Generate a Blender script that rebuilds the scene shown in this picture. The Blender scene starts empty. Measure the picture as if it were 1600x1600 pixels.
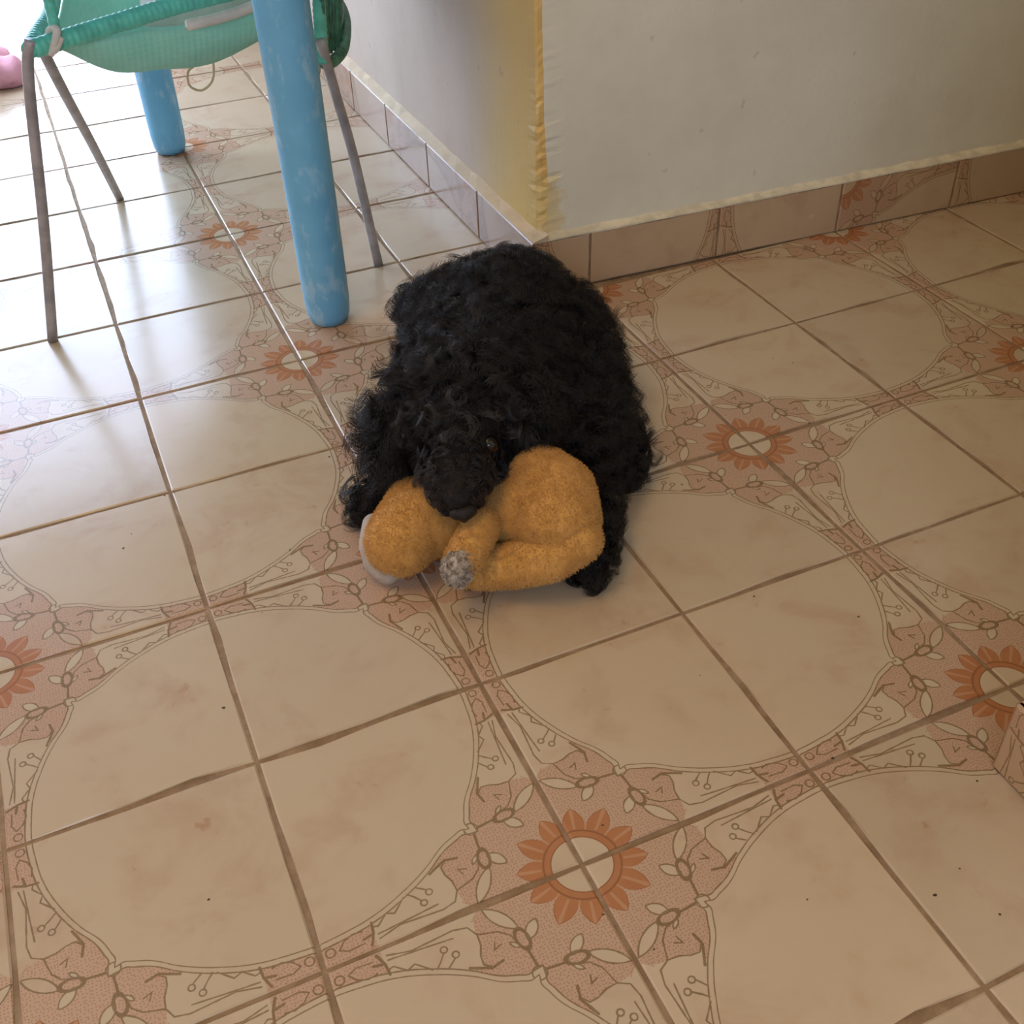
import bpy, bmesh, math, random
import numpy as np
from mathutils import Vector, Matrix, Euler
random.seed(7); rng = np.random.default_rng(7)
sc = bpy.context.scene
COL = sc.collection

# ------------------------------------------------------------------ camera, world, light, exposure
cam_d = bpy.data.cameras.new('camera'); cam = bpy.data.objects.new('camera', cam_d); COL.objects.link(cam)
cam_d.sensor_width = 36.0; cam_d.sensor_height = 36.0; cam_d.sensor_fit = 'HORIZONTAL'
cam_d.lens = 36.0 * 1708.74 / 1600.0
cam_d.clip_start = 0.02
cr, cp_, cl = -0.389565, 0.884515, -0.0402014
cam.matrix_world = Matrix.Translation((-0.01692, -0.80639, 0.71592)) @ (
    Matrix.Rotation(cr, 4, 'Z') @ Matrix.Rotation(cp_, 4, 'X') @ Matrix.Rotation(cl, 4, 'Z'))
sc.camera = cam
sc.view_settings.view_transform = 'Standard'; sc.view_settings.look = 'None'
sc.view_settings.gamma = 1.0; sc.view_settings.use_curve_mapping = False
sc.view_settings.exposure = -0.10

SKY = (0.62, 0.745, 1.0); SKY_S = 10.0
w = bpy.data.worlds.new('sky'); sc.world = w; w.use_nodes = True
bg = w.node_tree.nodes['Background']; bg.inputs[0].default_value = (*SKY, 1); bg.inputs[1].default_value = SKY_S

def light(name, kind, loc, target, energy, color, size=1.0, size_y=None, portal=False):
    d = bpy.data.lights.new(name, kind); o = bpy.data.objects.new(name, d); COL.objects.link(o)
    o.location = loc
    o.rotation_euler = (Vector(target) - Vector(loc)).to_track_quat('-Z', 'Y').to_euler()
    d.energy = energy; d.color = color
    if kind == 'AREA':
        d.shape = 'RECTANGLE'; d.size = size; d.size_y = size_y or size
        if portal: d.cycles.is_portal = True
    elif kind == 'POINT': d.shadow_soft_size = size
    elif kind == 'SUN': d.angle = size
    return o
# the open door at the back of the room and an added fill window behind the camera let the sky in
DOOR = (-1.45, 0.26, 2.05)          # x0, x1, height, in the wall at YB
YB = 1.97; XL = -2.0; YF = -2.3; ZC = 2.5
FILL_WIN = (-1.3, -0.35, 0.95, 2.0)     # added fill opening: x0, x1, z0, z1 in the wall behind the camera
light('door_daylight', 'AREA', ((DOOR[0]+DOOR[1])/2, YB+0.08, DOOR[2]/2), ((DOOR[0]+DOOR[1])/2, 0, DOOR[2]/2), 1, (1,1,1), DOOR[1]-DOOR[0], DOOR[2], True)
light('added_rear_fill', 'AREA', ((FILL_WIN[0]+FILL_WIN[1])/2, YF-0.08, (FILL_WIN[2]+FILL_WIN[3])/2), ((FILL_WIN[0]+FILL_WIN[1])/2, 0, (FILL_WIN[2]+FILL_WIN[3])/2), 1, (1,1,1), FILL_WIN[1]-FILL_WIN[0], FILL_WIN[3]-FILL_WIN[2], True)
light('added_warm_fill', 'AREA', (-0.65, -0.25, ZC-0.06), (-0.65, -0.25, 0), 16.5, (1.0, 0.60, 0.21), 0.9, 0.9)  # added warm fill overhead, stands in for light bounced off the walls

# ------------------------------------------------------------------ node helpers
class NT:
    def __init__(s, name):
        s.m = bpy.data.materials.new(name); s.m.use_nodes = True
        s.t = s.m.node_tree; s.t.nodes.clear()
        s.out = s.t.nodes.new('ShaderNodeOutputMaterial')
    def n(s, typ, ins=(), **kw):
        nd = s.t.nodes.new(typ)
        for k, v in kw.items(): setattr(nd, k, v)
        for k, v in (ins.items() if isinstance(ins, dict) else enumerate(ins)):
            if v is None: continue
            if hasattr(v, 'is_output') or isinstance(v, bpy.types.NodeSocket): s.t.links.new(v, nd.inputs[k])
            else: nd.inputs[k].default_value = v
        return nd
    def math(s, op, a, b=None, clamp=False): return s.n('ShaderNodeMath', (a, b), operation=op, use_clamp=clamp).outputs[0]
    def vec(s, op, a, b=None):
        nd = s.n('ShaderNodeVectorMath', (a, b), operation=op)
        return nd.outputs[1] if op in ('DOT_PRODUCT', 'LENGTH', 'DISTANCE') else nd.outputs[0]
    def scale(s, v, f): return s.n('ShaderNodeVectorMath', {0: v, 'Scale': f}, operation='SCALE').outputs[0]
    def xyz(s, x, y, z=0.0): return s.n('ShaderNodeCombineXYZ', (x, y, z)).outputs[0]
    def sep(s, v): return s.n('ShaderNodeSeparateXYZ', (v,)).outputs
    def mix(s, f, a, b, blend='MIX'):
        nd = s.t.nodes.new('ShaderNodeMix'); nd.data_type = 'RGBA'; nd.blend_type = blend
        for i, v in ((0, f), (6, a), (7, b)):
            if isinstance(v, bpy.types.NodeSocket): s.t.links.new(v, nd.inputs[i])
            else: nd.inputs[i].default_value = (*v, 1) if isinstance(v, tuple) and len(v) == 3 else v
        return nd.outputs[2]
    def noise(s, v, scale, detail=3, rough=0.55, dist=0.0):
        return s.n('ShaderNodeTexNoise', {'Vector': v, 'Scale': scale, 'Detail': detail, 'Roughness': rough, 'Distortion': dist}).outputs
    def ramp(s, f, stops, interp='LINEAR'):
        nd = s.n('ShaderNodeValToRGB', (f,)); cr = nd.color_ramp; cr.interpolation = interp
        while len(cr.elements) < len(stops): cr.elements.new(0.5)
        for e, (p, c) in zip(cr.elements, stops):
            e.position = p; e.color = (c, c, c, 1) if isinstance(c, float) else (*c, 1)
        return nd.outputs[0]
    def step(s, a, lo, hi):                       # smooth 0..1 between lo and hi
        nd = s.n('ShaderNodeMapRange', {0: a, 1: lo, 2: hi, 3: 0.0, 4: 1.0}); nd.interpolation_type = 'SMOOTHSTEP'
        return nd.outputs[0]
    def bsdf(s, color, rough=0.5, spec=0.5, normal=None, **kw):
        ins = {'Base Color': (*color, 1) if isinstance(color, tuple) and len(color) == 3 else color, 'Roughness': rough, 'Specular IOR Level': spec}
        if normal is not None: ins['Normal'] = normal
        ins.update(kw)
        return s.n('ShaderNodeBsdfPrincipled', ins).outputs[0]
    def bump(s, h, strength=0.3, dist=0.01): return s.n('ShaderNodeBump', {'Strength': strength, 'Distance': dist, 'Height': h}).outputs[0]
    def done(s, sh): s.t.links.new(sh, s.out.inputs[0]); return s.m
    def obj(s): return s.n('ShaderNodeTexCoord').outputs['Object']
    def pos(s): return s.n('ShaderNodeNewGeometry').outputs['Position']

def simple(name, color, rough=0.5, spec=0.5, var=0.15, scale=20, bump=0.0, bscale=200, **kw):
    t = NT(name); v = t.pos()
    n = t.noise(v, scale)[0]
    c2 = tuple(x*(1-var) for x in color); c1 = tuple(min(1, x*(1+var)) for x in color)
    c = t.mix(t.step(n, 0.3, 0.7), c2, c1)
    nm = t.bump(t.noise(v, bscale, 2)[0], bump, 0.002) if bump else None
    return t.done(t.bsdf(c, rough, spec, nm, **kw))

# ------------------------------------------------------------------ printed tile material (the vine and sunflower print is in tile coordinates)
CREAM = (0.53, 0.42, 0.285)
def tile_material(name, tint=(1, 1, 1), fade=0.0):
    t = NT(name)
    uv = t.n('ShaderNodeUVMap', uv_map='UVMap').outputs[0]
    rnd = t.n('ShaderNodeObjectInfo').outputs['Random']
    u, v, _ = t.sep(uv)
    a = t.math('MAXIMUM', u, v); b = t.math('MINIMUM', u, v)
    p = t.xyz(a, b)
    pw = t.pos()
    off = t.vec('ADD', pw, t.scale(t.xyz(1.0, 2.0, 3.0), rnd))
    # mottled cream glaze
    n1 = t.noise(off, 14, 4, 0.6, 0.4)[0]; n2 = t.noise(off, 55, 3, 0.6)[0]
    cream = t.mix(t.step(n1, 0.45, 0.78), CREAM, (0.48, 0.345, 0.225))
    blot = t.math('MULTIPLY', t.step(n2, 0.62, 0.72), t.step(n1, 0.5, 0.7))
    cream = t.mix(t.math('MULTIPLY', blot, 0.65), cream, (0.40, 0.22, 0.115))
    tone = t.math('ADD', t.math('MULTIPLY', rnd, 0.10), 0.95)
    cream = t.mix(1.0, cream, t.n('ShaderNodeCombineColor', (tone, tone, tone)).outputs[0], 'MULTIPLY')
    if tint != (1, 1, 1): cream = t.mix(1.0, cream, tint, 'MULTIPLY')
    rough = t.math('ADD', t.math('MULTIPLY', t.noise(pw, 9, 3)[0], 0.20), 0.13)
    nrm = t.bump(t.noise(off, 26, 2, 0.5)[0], 0.10, 0.0015)
    plain = t.bsdf(cream, rough, 0.5, nrm)
    # outline of the round cream field
    fc = t.n('ShaderNodeFloatCurve', {1: a}); cm = fc.mapping; c = cm.curves[0]
    pts = [(0, .33), (.33, .33), (.36, .336), (.39, .325), (.45, .300), (.54, .237), (.66, .175), (.79, .130), (.90, .113), (1, .105)]
    while len(c.points) < len(pts): c.points.new(0.5, 0.5)
    for q, (x, y) in zip(c.points, pts): q.location = (x, y); q.handle_type = 'AUTO'
    cm.update()
    f = fc.outputs[0]
    gap = t.math('SUBTRACT', f, b)                     # > 0 inside the decorated corner
    def seg(p0, p1):
        d = (p1[0]-p0[0], p1[1]-p0[1]); L = d[0]**2 + d[1]**2
        pa = t.vec('SUBTRACT', p, (p0[0], p0[1], 0))
        h = t.math('ADD', t.vec('DOT_PRODUCT', pa, (d[0]/L, d[1]/L, 0)), 0.0, True)
        return t.vec('LENGTH', t.vec('SUBTRACT', pa, t.scale((d[0], d[1], 0), h)))
    def poly(pts): return [lambda x=x, y=y: seg(x, y) for x, y in zip(pts, pts[1:])]
    def circ(cx, cy, r, sx=1.0, sy=1.0, rot=0.0):
        q = t.vec('SUBTRACT', p, (cx, cy, 0))
        if rot or sx != 1 or sy != 1:
            ca, sa = math.cos(rot), math.sin(rot)
            q = t.xyz(t.vec('DOT_PRODUCT', q, (ca/sx, sa/sx, 0)), t.vec('DOT_PRODUCT', q, (-sa/sy, ca/sy, 0)))
            return t.math('MULTIPLY', t.math('ABSOLUTE', t.math('SUBTRACT', t.vec('LENGTH', q), r)), min(sx, sy))
        return t.math('ABSOLUTE', t.math('SUBTRACT', t.vec('LENGTH', q), r))
    def leaf(p0, p1, wd):                               # pointed leaf: signed distance of two crossing circles
        mx, my = (p0[0]+p1[0])/2, (p0[1]+p1[1])/2; dx, dy = p1[0]-p0[0], p1[1]-p0[1]; L = math.hypot(dx, dy)
        R = (L*L/4 + wd*wd)/(2*wd); k = R - wd; nx, ny = -dy/L, dx/L
        d1 = t.vec('LENGTH', t.vec('SUBTRACT', p, (mx+nx*k, my+ny*k, 0))); d2 = t.vec('LENGTH', t.vec('SUBTRACT', p, (mx-nx*k, my-ny*k, 0)))
        return t.math('SUBTRACT', t.math('MAXIMUM', d1, d2), R)
    class Acc:                                          # running minimum, so that few values are alive at once
        v = None
        def __iadd__(q, l):
            for x in l:
                x = x() if callable(x) else x
                q.v = x if q.v is None else t.math('MINIMUM', q.v, x)
            return q
    S = [(.455, .238), (.487, .212), (.484, .177), (.469, .142), (.466, .098), (.488, .058), (.54, .046), (.70, .057), (.785, .036)]
    thin = Acc(); thin += poly(S)
    thin += poly([(.55, .075), (.65, .066), (.785, .055)])
    thin += poly([(.345, .20), (.358, .150), (.395, .118), (.466, .098)])
    thin += poly([(.402, .168), (.432, .178), (.420, .150)])
    thin += poly([(.60, .172), (.568, .148)]) + poly([(.64, .160), (.62, .140), (.598, .112)])
    thin += poly([(.655, .155), (.705, .108), (.735, .12)]) + poly([(.735, .12), (.775, .085), (.795, .09)])
    thin += poly([(.835, .088), (.87, .094), (.905, .080), (.930, .052), (.90, .036), (.84, .040)])
    thin += [circ(.962, .056, .017), circ(.562, .136, .012), circ(.594, .102, .012)]
    thick = Acc(); thick += poly([(.419, .226), (.465, .236), (.535, .204)]) + poly([(.795, .108), (.80, .064), (.818, .022)]) + poly([(.80, .064), (.84, .056)])
    thick += poly([(.318, .296), (.325, .225)]) + [circ(.325, .180, .042, .52, 1.0, 0.12)]
    l1 = leaf((.322, .138), (.415, .014), .024); l2 = leaf((.308, .192), (.252, .128), .021); l3 = leaf((.345, .205), (.372, .175), .008)
    thin += [t.math('ABSOLUTE', l1), t.math('ABSOLUTE', l2), t.math('ABSOLUTE', l3)]
    thin += [t.math('ABSOLUTE', t.math('SUBTRACT', gap, 0.002))]
    thin += [t.math('ABSOLUTE', t.math('SUBTRACT', gap, 0.026))]
    knot = t.math('SUBTRACT', t.vec('LENGTH', t.vec('SUBTRACT', p, (.322, .322, 0))), .026)
    thin += [t.math('ABSOLUTE', knot)]
    wob = t.math('MULTIPLY', t.noise(off, 160, 2)[0], 0.0045)
    dl = t.math('MINIMUM', thin.v, t.math('SUBTRACT', thick.v, 0.0022))
    line = t.math('SUBTRACT', 1.0, t.step(dl, t.math('SUBTRACT', wob, 0.0006), t.math('ADD', wob, 0.0022)))
    # salmon stippled ground everywhere except in the big cream leaf, the ribbon, the leaves and loops
    sc_ = t.n('ShaderNodeFloatCurve', {1: a}); c = sc_.mapping.curves[0]
    bp = [(0, 0), (.455, 0), (.468, .10), (.487, .22), (.54, .215), (.66, .155), (.79, .11), (.80, 0), (1, 0)]
    while len(c.points) < len(bp): c.points.new(0.5, 0.5)
    for q, (x, y) in zip(c.points, bp): q.location = (x, y); q.handle_type = 'VECTOR'
    sc_.mapping.update()
    big = t.math('MULTIPLY', t.math('LESS_THAN', b, sc_.outputs[0]), t.math('GREATER_THAN', b, 0.045))
    low = t.math('MULTIPLY', t.math('GREATER_THAN', t.math('SUBTRACT', a, b), 0.425), t.math('MULTIPLY', t.math('LESS_THAN', a, 0.80), t.math('LESS_THAN', b, 0.06)))
    ribbon = t.math('LESS_THAN', gap, 0.024)
    lf = t.math('LESS_THAN', t.math('MINIMUM', t.math('MINIMUM', l1, l2), t.math('MINIMUM', l3, knot)), 0.0)
    pale = t.math('MAXIMUM', t.math('MAXIMUM', big, low), t.math('MAXIMUM', ribbon, lf))
    vo = t.n('ShaderNodeTexVoronoi', {'Vector': uv, 'Scale': 78.0, 'Randomness': 0.55}, voronoi_dimensions='2D')
    dots = t.math('LESS_THAN', vo.outputs[0], 0.23)
    salmon = t.mix(t.math('MULTIPLY', dots, 0.65), (0.495, 0.335, 0.225), (0.32, 0.155, 0.075))
    colr = t.mix(pale, salmon, cream)
    colr = t.mix(t.math('MULTIPLY', line, 0.8), colr, (0.17, 0.105, 0.04))
    # sunflower medallion in the corner
    r = t.vec('LENGTH', p); ang = t.math('ARCTAN2', b, a)
    tri = t.math('PINGPONG', ang, math.radians(15))                # 0 at petal edges, 11.25 deg at its middle
    k = t.math('DIVIDE', tri, math.radians(15))
    tall = t.math('ADD', t.math('MULTIPLY', t.math('GREATER_THAN', ang, math.radians(30)), 0.014), 0.098)
    pr = t.math('ADD', t.math('MULTIPLY', t.math('POWER', k, 0.5), tall), 0.152)
    pet = t.math('MULTIPLY', t.math('LESS_THAN', r, pr), t.math('GREATER_THAN', r, 0.115))
    vein = t.math('MULTIPLY', t.math('GREATER_THAN', k, 0.88), t.math('GREATER_THAN', r, 0.156))
    vein = t.math('MAXIMUM', vein, t.math('MULTIPLY', t.math('LESS_THAN', k, 0.10), t.math('GREATER_THAN', r, 0.150)))
    ring = t.math('LESS_THAN', t.math('ABSOLUTE', t.math('SUBTRACT', r, 0.146)), 0.004)
    ring2 = t.math('LESS_THAN', t.math('ABSOLUTE', t.math('SUBTRACT', r, 0.117)), 0.003)
    edge = t.math('LESS_THAN', t.math('ABSOLUTE', t.math('SUBTRACT', r, pr)), 0.004)
    petc = t.mix(n2, (0.45, 0.195, 0.085), (0.37, 0.145, 0.055))
    petc = t.mix(t.math('MULTIPLY', vein, 0.6), petc, (0.50, 0.29, 0.16))
    petc = t.mix(t.math('MULTIPLY', t.math('MAXIMUM', t.math('MAXIMUM', ring, ring2), edge), 0.6), petc, (0.19, 0.075, 0.03))
    colr = t.mix(t.math('LESS_THAN', r, 0.115), colr, cream)
    colr = t.mix(pet, colr, petc)
    if tint != (1, 1, 1): colr = t.mix(1.0, colr, tint, 'MULTIPLY')
    if fade: colr = t.mix(fade, colr, cream)
    nr2 = t.bump(pet, 0.25, 0.0006)
    deco = t.bsdf(colr, rough, 0.5, nr2)
    gate = t.math('GREATER_THAN', gap, 0.0)
    return t.done(t.n('ShaderNodeMixShader', (gate, plain, deco)).outputs[0])

M_TILE = tile_material('glazed_floor_tile')
M_BASE_TILE = tile_material('glazed_skirting_tile', (0.98, 0.90, 0.84), 0.15)
M_BASE_TILE2 = tile_material('pale_skirting_tile', (0.66, 0.60, 0.62), 0.45)

def grout_material():
    t = NT('brown_grout'); v = t.pos()
    n = t.noise(v, 30, 5, 0.7)[0]; c = t.mix(t.step(n, 0.35, 0.7), (0.24, 0.155, 0.085), (0.37, 0.26, 0.16))
    return t.done(t.bsdf(c, 0.8, 0.3, t.bump(t.noise(v, 400, 3)[0], 0.5, 0.002)))
M_GROUT = grout_material()

# ------------------------------------------------------------------ mesh helpers
def tag(o, label=None, cat=None, group=None, kind=None):
    for k, v in (('label', label), ('category', cat), ('group', group), ('kind', kind)):
        if v: o[k] = v
    return o
def link(name, me, mat=None, parent=None, smooth=False):
    o = bpy.data.objects.new(name, me); COL.objects.link(o)
    if mat is not None and not me.materials: me.materials.append(mat)
    if parent is not None: o.parent = parent
    if smooth: me.polygons.foreach_set('use_smooth', [True]*len(me.polygons))
    return o
def from_py(name, vs, fs):
    me = bpy.data.meshes.new(name); me.from_pydata([tuple(v) for v in vs], [], fs); me.update(); return me
def box_vf(x0, x1, y0, y1, z0, z1):
    v = [(x, y, z) for z in (z0, z1) for y in (y0, y1) for x in (x0, x1)]
    return v, [(0, 2, 3, 1), (4, 5, 7, 6), (0, 1, 5, 4), (2, 6, 7, 3), (0, 4, 6, 2), (1, 3, 7, 5)]
def boxes(name, bl):
    V, F = [], []
    for b in bl:
        v, f = box_vf(*b); k = len(V); V += v; F += [tuple(i+k for i in q) for q in f]
    return from_py(name, V, F)
def catmull(pts, n):
    P = np.array(pts, float); P = np.vstack([2*P[0]-P[1], P, 2*P[-1]-P[-2]])
    out = []
    for i in range(1, len(P)-2):
        for tt in np.linspace(0, 1, n, endpoint=False):
            a, b, c, d = P[i-1], P[i], P[i+1], P[i+2]
            out.append(0.5*((2*b)+(-a+c)*tt+(2*a-5*b+4*c-d)*tt**2+(-a+3*b-3*c+d)*tt**3))
    out.append(P[-2]); return np.array(out)
def tube_vf(path, rad, seg=10, closed=False, cap=True):
    P = np.array(path, float); n = len(P)
    T = np.gradient(P, axis=0) if not closed else (np.roll(P, -1, 0)-np.roll(P, 1, 0))
    T /= np.linalg.norm(T, axis=1)[:, None]+1e-12
    up = np.array([0, 0, 1.0]) if abs(T[0][2]) < 0.9 else np.array([1.0, 0, 0])
    N = np.cross(T[0], up); N /= np.linalg.norm(N)
    V = []; R = rad if hasattr(rad, '__len__') else [rad]*n
    for i in range(n):
        N = N - T[i]*np.dot(N, T[i]); N /= np.linalg.norm(N); B = np.cross(T[i], N)
        for k in range(seg):
            a = 2*math.pi*k/seg; V.append(P[i]+R[i]*(math.cos(a)*N+math.sin(a)*B))
    F = []
    for i in range(n if closed else n-1):
        j = (i+1) % n
        for k in range(seg): F.append((i*seg+k, i*seg+(k+1) % seg, j*seg+(k+1) % seg, j*seg+k))
    if cap and not closed: F.append(tuple(range(seg))[::-1]); F.append(tuple((n-1)*seg+k for k in range(seg)))
    return V, F
def tube(name, pts, r, mat, parent, n=8, seg=10, raw=False, closed=False):
    P = np.array(pts, float) if raw else catmull(pts, n)
    V, F = tube_vf(P, r, seg, closed)
    if parent is not None: V = [np.array(v)-np.array(parent.location) for v in V]
    return link(name, from_py(name, V, F), mat, parent, True)
def wrapped(name, pts, r, mat, parent, pitch=0.0075):   # a tube closely wound with plastic cord
    P = catmull(pts, 40); d = np.r_[0, np.cumsum(np.linalg.norm(np.diff(P, axis=0), axis=1))]
    m = max(8, int(d[-1]/pitch*5)); s = np.linspace(0, d[-1], m)
    Q = np.stack([np.interp(s, d, P[:, k]) for k in range(3)], 1)
    R = r*(0.93+0.10*np.abs(np.sin(math.pi*s/pitch)))
    return tube(name, Q, R, mat, parent, raw=True, seg=12)
def empty(name, loc, label, cat, group=None):
    o = bpy.data.objects.new(name, None); COL.objects.link(o); o.location = loc; o.empty_display_size = 0.05
    return tag(o, label, cat, group)
def ev_mesh(o):                                          # bake an object's modifiers into its mesh
    dg = bpy.context.evaluated_depsgraph_get(); dg.update()
    return bpy.data.meshes.new_from_object(o.evaluated_get(dg))
def blob(name, chains, voxel, mat, parent, smooth=4, origin=(0, 0, 0), disp=None):
    """One continuous skin round chains of (x, y, z, r) balls."""
    bm = bmesh.new()
    for ch in chains:
        A = np.array(ch, float)
        if len(A) > 1:
            C = []
            for p, q in zip(A, A[1:]):
                L = np.linalg.norm(q[:3]-p[:3]); k = max(1, int(L/(0.30*min(p[3], q[3]))))
                for i in range(k): C.append(p+(q-p)*i/k)
            C.append(A[-1])
        else: C = A
        for c in C:
            bmesh.ops.create_icosphere(bm, subdivisions=2, radius=c[3], matrix=Matrix.Translation(c[:3]))
    me = bpy.data.meshes.new('tmp'); bm.to_mesh(me); bm.free()
    o = bpy.data.objects.new('tmp', me); COL.objects.link(o)
    r = o.modifiers.new('r', 'REMESH'); r.mode = 'VOXEL'; r.voxel_size = voxel
    s = o.modifiers.new('s', 'SMOOTH'); s.factor = 0.6; s.iterations = smooth
    out = ev_mesh(o); bpy.data.objects.remove(o); out.name = name
    if disp: 
        for v in out.vertices: v.co = disp(v.co)
    if parent is not None:
        for v in out.vertices: v.co -= Vector(parent.location)
    out.materials.clear()
    return link(name, out, mat, parent, True)

# ------------------------------------------------------------------ room shell
def wall_material(name, base, stain, mustard=False):
    t = NT(name); v = t.pos(); x, y, z = t.sep(v)
    n = t.noise(v, 6, 4, 0.6)[0]; c = t.mix(t.step(n, 0.35, 0.75), base, stain)
    if mustard:      # a band of mustard paint along the outer corner, feathered by wear
        wob = t.math('MULTIPLY', t.math('SUBTRACT', t.noise(v, 9, 3)[0], 0.5), 0.05)
        c = t.mix(t.math('SUBTRACT', 1.0, t.step(t.math('ADD', y, wob), 0.48, 0.70)), c, (0.56, 0.395, 0.13))
    spots = t.step(t.noise(v, 38, 2)[0], 0.70, 0.76)
    c = t.mix(t.math('MULTIPLY', spots, 0.35), c, tuple(k*0.55 for k in stain))
    chalk = t.math('MULTIPLY', t.step(t.math('ADD', z, t.math('MULTIPLY', t.noise(v, 45, 4, 0.7)[0], 0.04)), 0.122, 0.095), 0.0 if mustard else 0.75)
    c = t.mix(chalk, c, (0.72, 0.68, 0.56))
    if not mustard:  # yellow edge paint dabbed round the foot of the corner
        nz_ = t.math('MULTIPLY', t.math('SUBTRACT', t.noise(v, 60, 4, 0.7)[0], 0.5), 0.07)
        dab = t.math('MULTIPLY', t.step(t.math('ADD', x, nz_), 0.582, 0.566), t.math('MULTIPLY', t.step(t.math('ADD', z, nz_), 0.165, 0.145), t.math('GREATER_THAN', y, 0.3)))
        c = t.mix(t.math('MULTIPLY', dab, 0.7), c, (0.70, 0.55, 0.24))
    h = t.math('ADD', t.noise(v, 14, 4)[0], t.math('MULTIPLY', t.noise(v, 120, 3)[0], 0.15))
    return t.done(t.bsdf(c, 0.55, 0.35, t.bump(h, 0.25, 0.006)))
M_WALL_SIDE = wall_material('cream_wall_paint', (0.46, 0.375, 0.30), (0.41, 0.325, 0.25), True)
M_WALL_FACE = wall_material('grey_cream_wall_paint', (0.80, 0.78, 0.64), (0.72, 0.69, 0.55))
M_WALL_IN = simple('ochre_room_paint', (0.62, 0.51, 0.38), 0.7, 0.3, 0.05, 3)
M_CEIL = simple('cream_ceiling_paint', (0.68, 0.60, 0.48), 0.8, 0.2, 0.05, 3)

XW = 0.545       # room face of the corner wall; its skirting stands at 0.529
YW = 0.425       # passage face of the same wall at the corner (runs slightly askew)
SLOPE = -0.052
def yw(x, off=0.0): return YW + SLOPE*(x-0.53) + off
v = [(XW, YW, 0), (2.2, yw(2.2), 0), (2.2, YB+0.2, 0), (XW, YB+0.2, 0)]
# a finely cut outer corner so that the plaster can be worn
V = []; F = []
nz = 60; zs = np.linspace(0, ZC, 2)
zs = np.r_[np.linspace(0, 0.45, 70), np.linspace(0.5, ZC, 12)]
for z in zs:
    wear = 0.004+0.005*max(0, 1-abs(z-0.14)/0.08) if z < 0.3 else 0.003
    j1, j2, j3 = rng.normal(0, 0.0006, 3)*(1.6 if z < 0.26 else 0.6)
    for p in ((XW, YW+0.035), (XW+j1, YW+wear+0.004), (XW+wear*0.5+j2, YW+wear*0.5+j2), (XW+wear+0.004, YW+j3), (XW+0.035, yw(XW+0.035))):
        V.append((*p, z))
k = 5
mats = []
for i in range(len(zs)-1):
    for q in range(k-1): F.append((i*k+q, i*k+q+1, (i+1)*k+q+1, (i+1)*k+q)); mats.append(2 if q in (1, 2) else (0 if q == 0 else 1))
b0 = len(V); n0, n1 = 0, (len(zs)-1)*k
V += [(2.2, yw(2.2), 0), (2.2, yw(2.2), ZC), (2.2, YB+0.2, 0), (2.2, YB+0.2, ZC), (XW, YB+0.2, 0), (XW, YB+0.2, ZC)]
colL = [i*k for i in range(len(zs))]; colR = [i*k+k-1 for i in range(len(zs))]
F.append(tuple([b0+4, *colL, b0+5])); mats.append(0)
F.append(tuple([*colR[::-1], b0, b0+1])); mats.append(1)
F.append((b0, b0+2, b0+3, b0+1)); mats.append(1); F.append((b0+2, b0+4, b0+5, b0+3)); mats.append(1)
me = from_py('wall_right', V, F)
M_EDGE = wall_material('chipped_yellow_edge', (0.80, 0.56, 0.20), (0.62, 0.40, 0.13))
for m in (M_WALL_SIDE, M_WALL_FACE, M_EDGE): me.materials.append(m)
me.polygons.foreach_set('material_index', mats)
bm = bmesh.new(); bm.from_mesh(me); bmesh.ops.recalc_face_normals(bm, faces=bm.faces); bm.to_mesh(me); bm.free()
tag(link('wall_right', me), 'cream and grey plaster wall with a worn mustard yellow outer corner', 'wall', kind='structure')

XP, YP = 0.528, -0.454       # the second wall end, low in the picture on the right
tag(link('wall_front', boxes('w', [(XP+0.012, 2.2, YF-0.2, YP-0.012, 0, ZC)]), M_WALL_FACE), 'grey cream wall end above the tiled skirting corner beside the passage', 'wall', kind='structure')
o = link('wall_back', boxes('w', [(XL-0.2, DOOR[0], YB, YB+0.16, 0, ZC), (DOOR[1], XW, YB, YB+0.16, 0, ZC), (DOOR[0], DOOR[1], YB, YB+0.16, DOOR[2], ZC)]), M_WALL_IN)
tag(o, 'ochre wall around the open sunlit doorway at the far end', 'wall', kind='structure')
tag(link('wall_left', boxes('w', [(XL-0.16, XL, YF-0.2, YB, 0, ZC)]), M_WALL_IN), 'ochre side wall of the room beyond the table', 'wall', kind='structure')
o = link('wall_rear', boxes('w', [(XL, FILL_WIN[0], YF-0.16, YF, 0, ZC), (FILL_WIN[1], XP+0.02, YF-0.16, YF, 0, ZC), (FILL_WIN[0], FILL_WIN[1], YF-0.16, YF, 0, FILL_WIN[2]), (FILL_WIN[0], FILL_WIN[1], YF-0.16, YF, FILL_WIN[3], ZC)]), M_WALL_IN)
tag(o, 'ochre wall with an added fill window opening opposite the doorway', 'wall', kind='structure')
tag(link('wall_end', boxes('w', [(2.2, 2.36, -0.6, 0.6, 0, ZC)]), M_WALL_IN), 'ochre wall closing the far end of the passage', 'wall', kind='structure')
tag(link('ceiling', boxes('c', [(XL-0.2, 2.4, YF-0.2, YB+0.2, ZC, ZC+0.12)]), M_CEIL), 'plain cream ceiling over the room', 'ceiling', kind='structure')
M_OUT = simple('sunlit_concrete', (0.62, 0.60, 0.56), 0.9, 0.2, 0.1, 4)
tag(link('ground_outside', boxes('g', [(-6, 6, 2.003, 12, -0.12, -0.001)]), M_OUT), 'sunlit pale concrete ground outside the doorway', 'ground', kind='structure')

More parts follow.
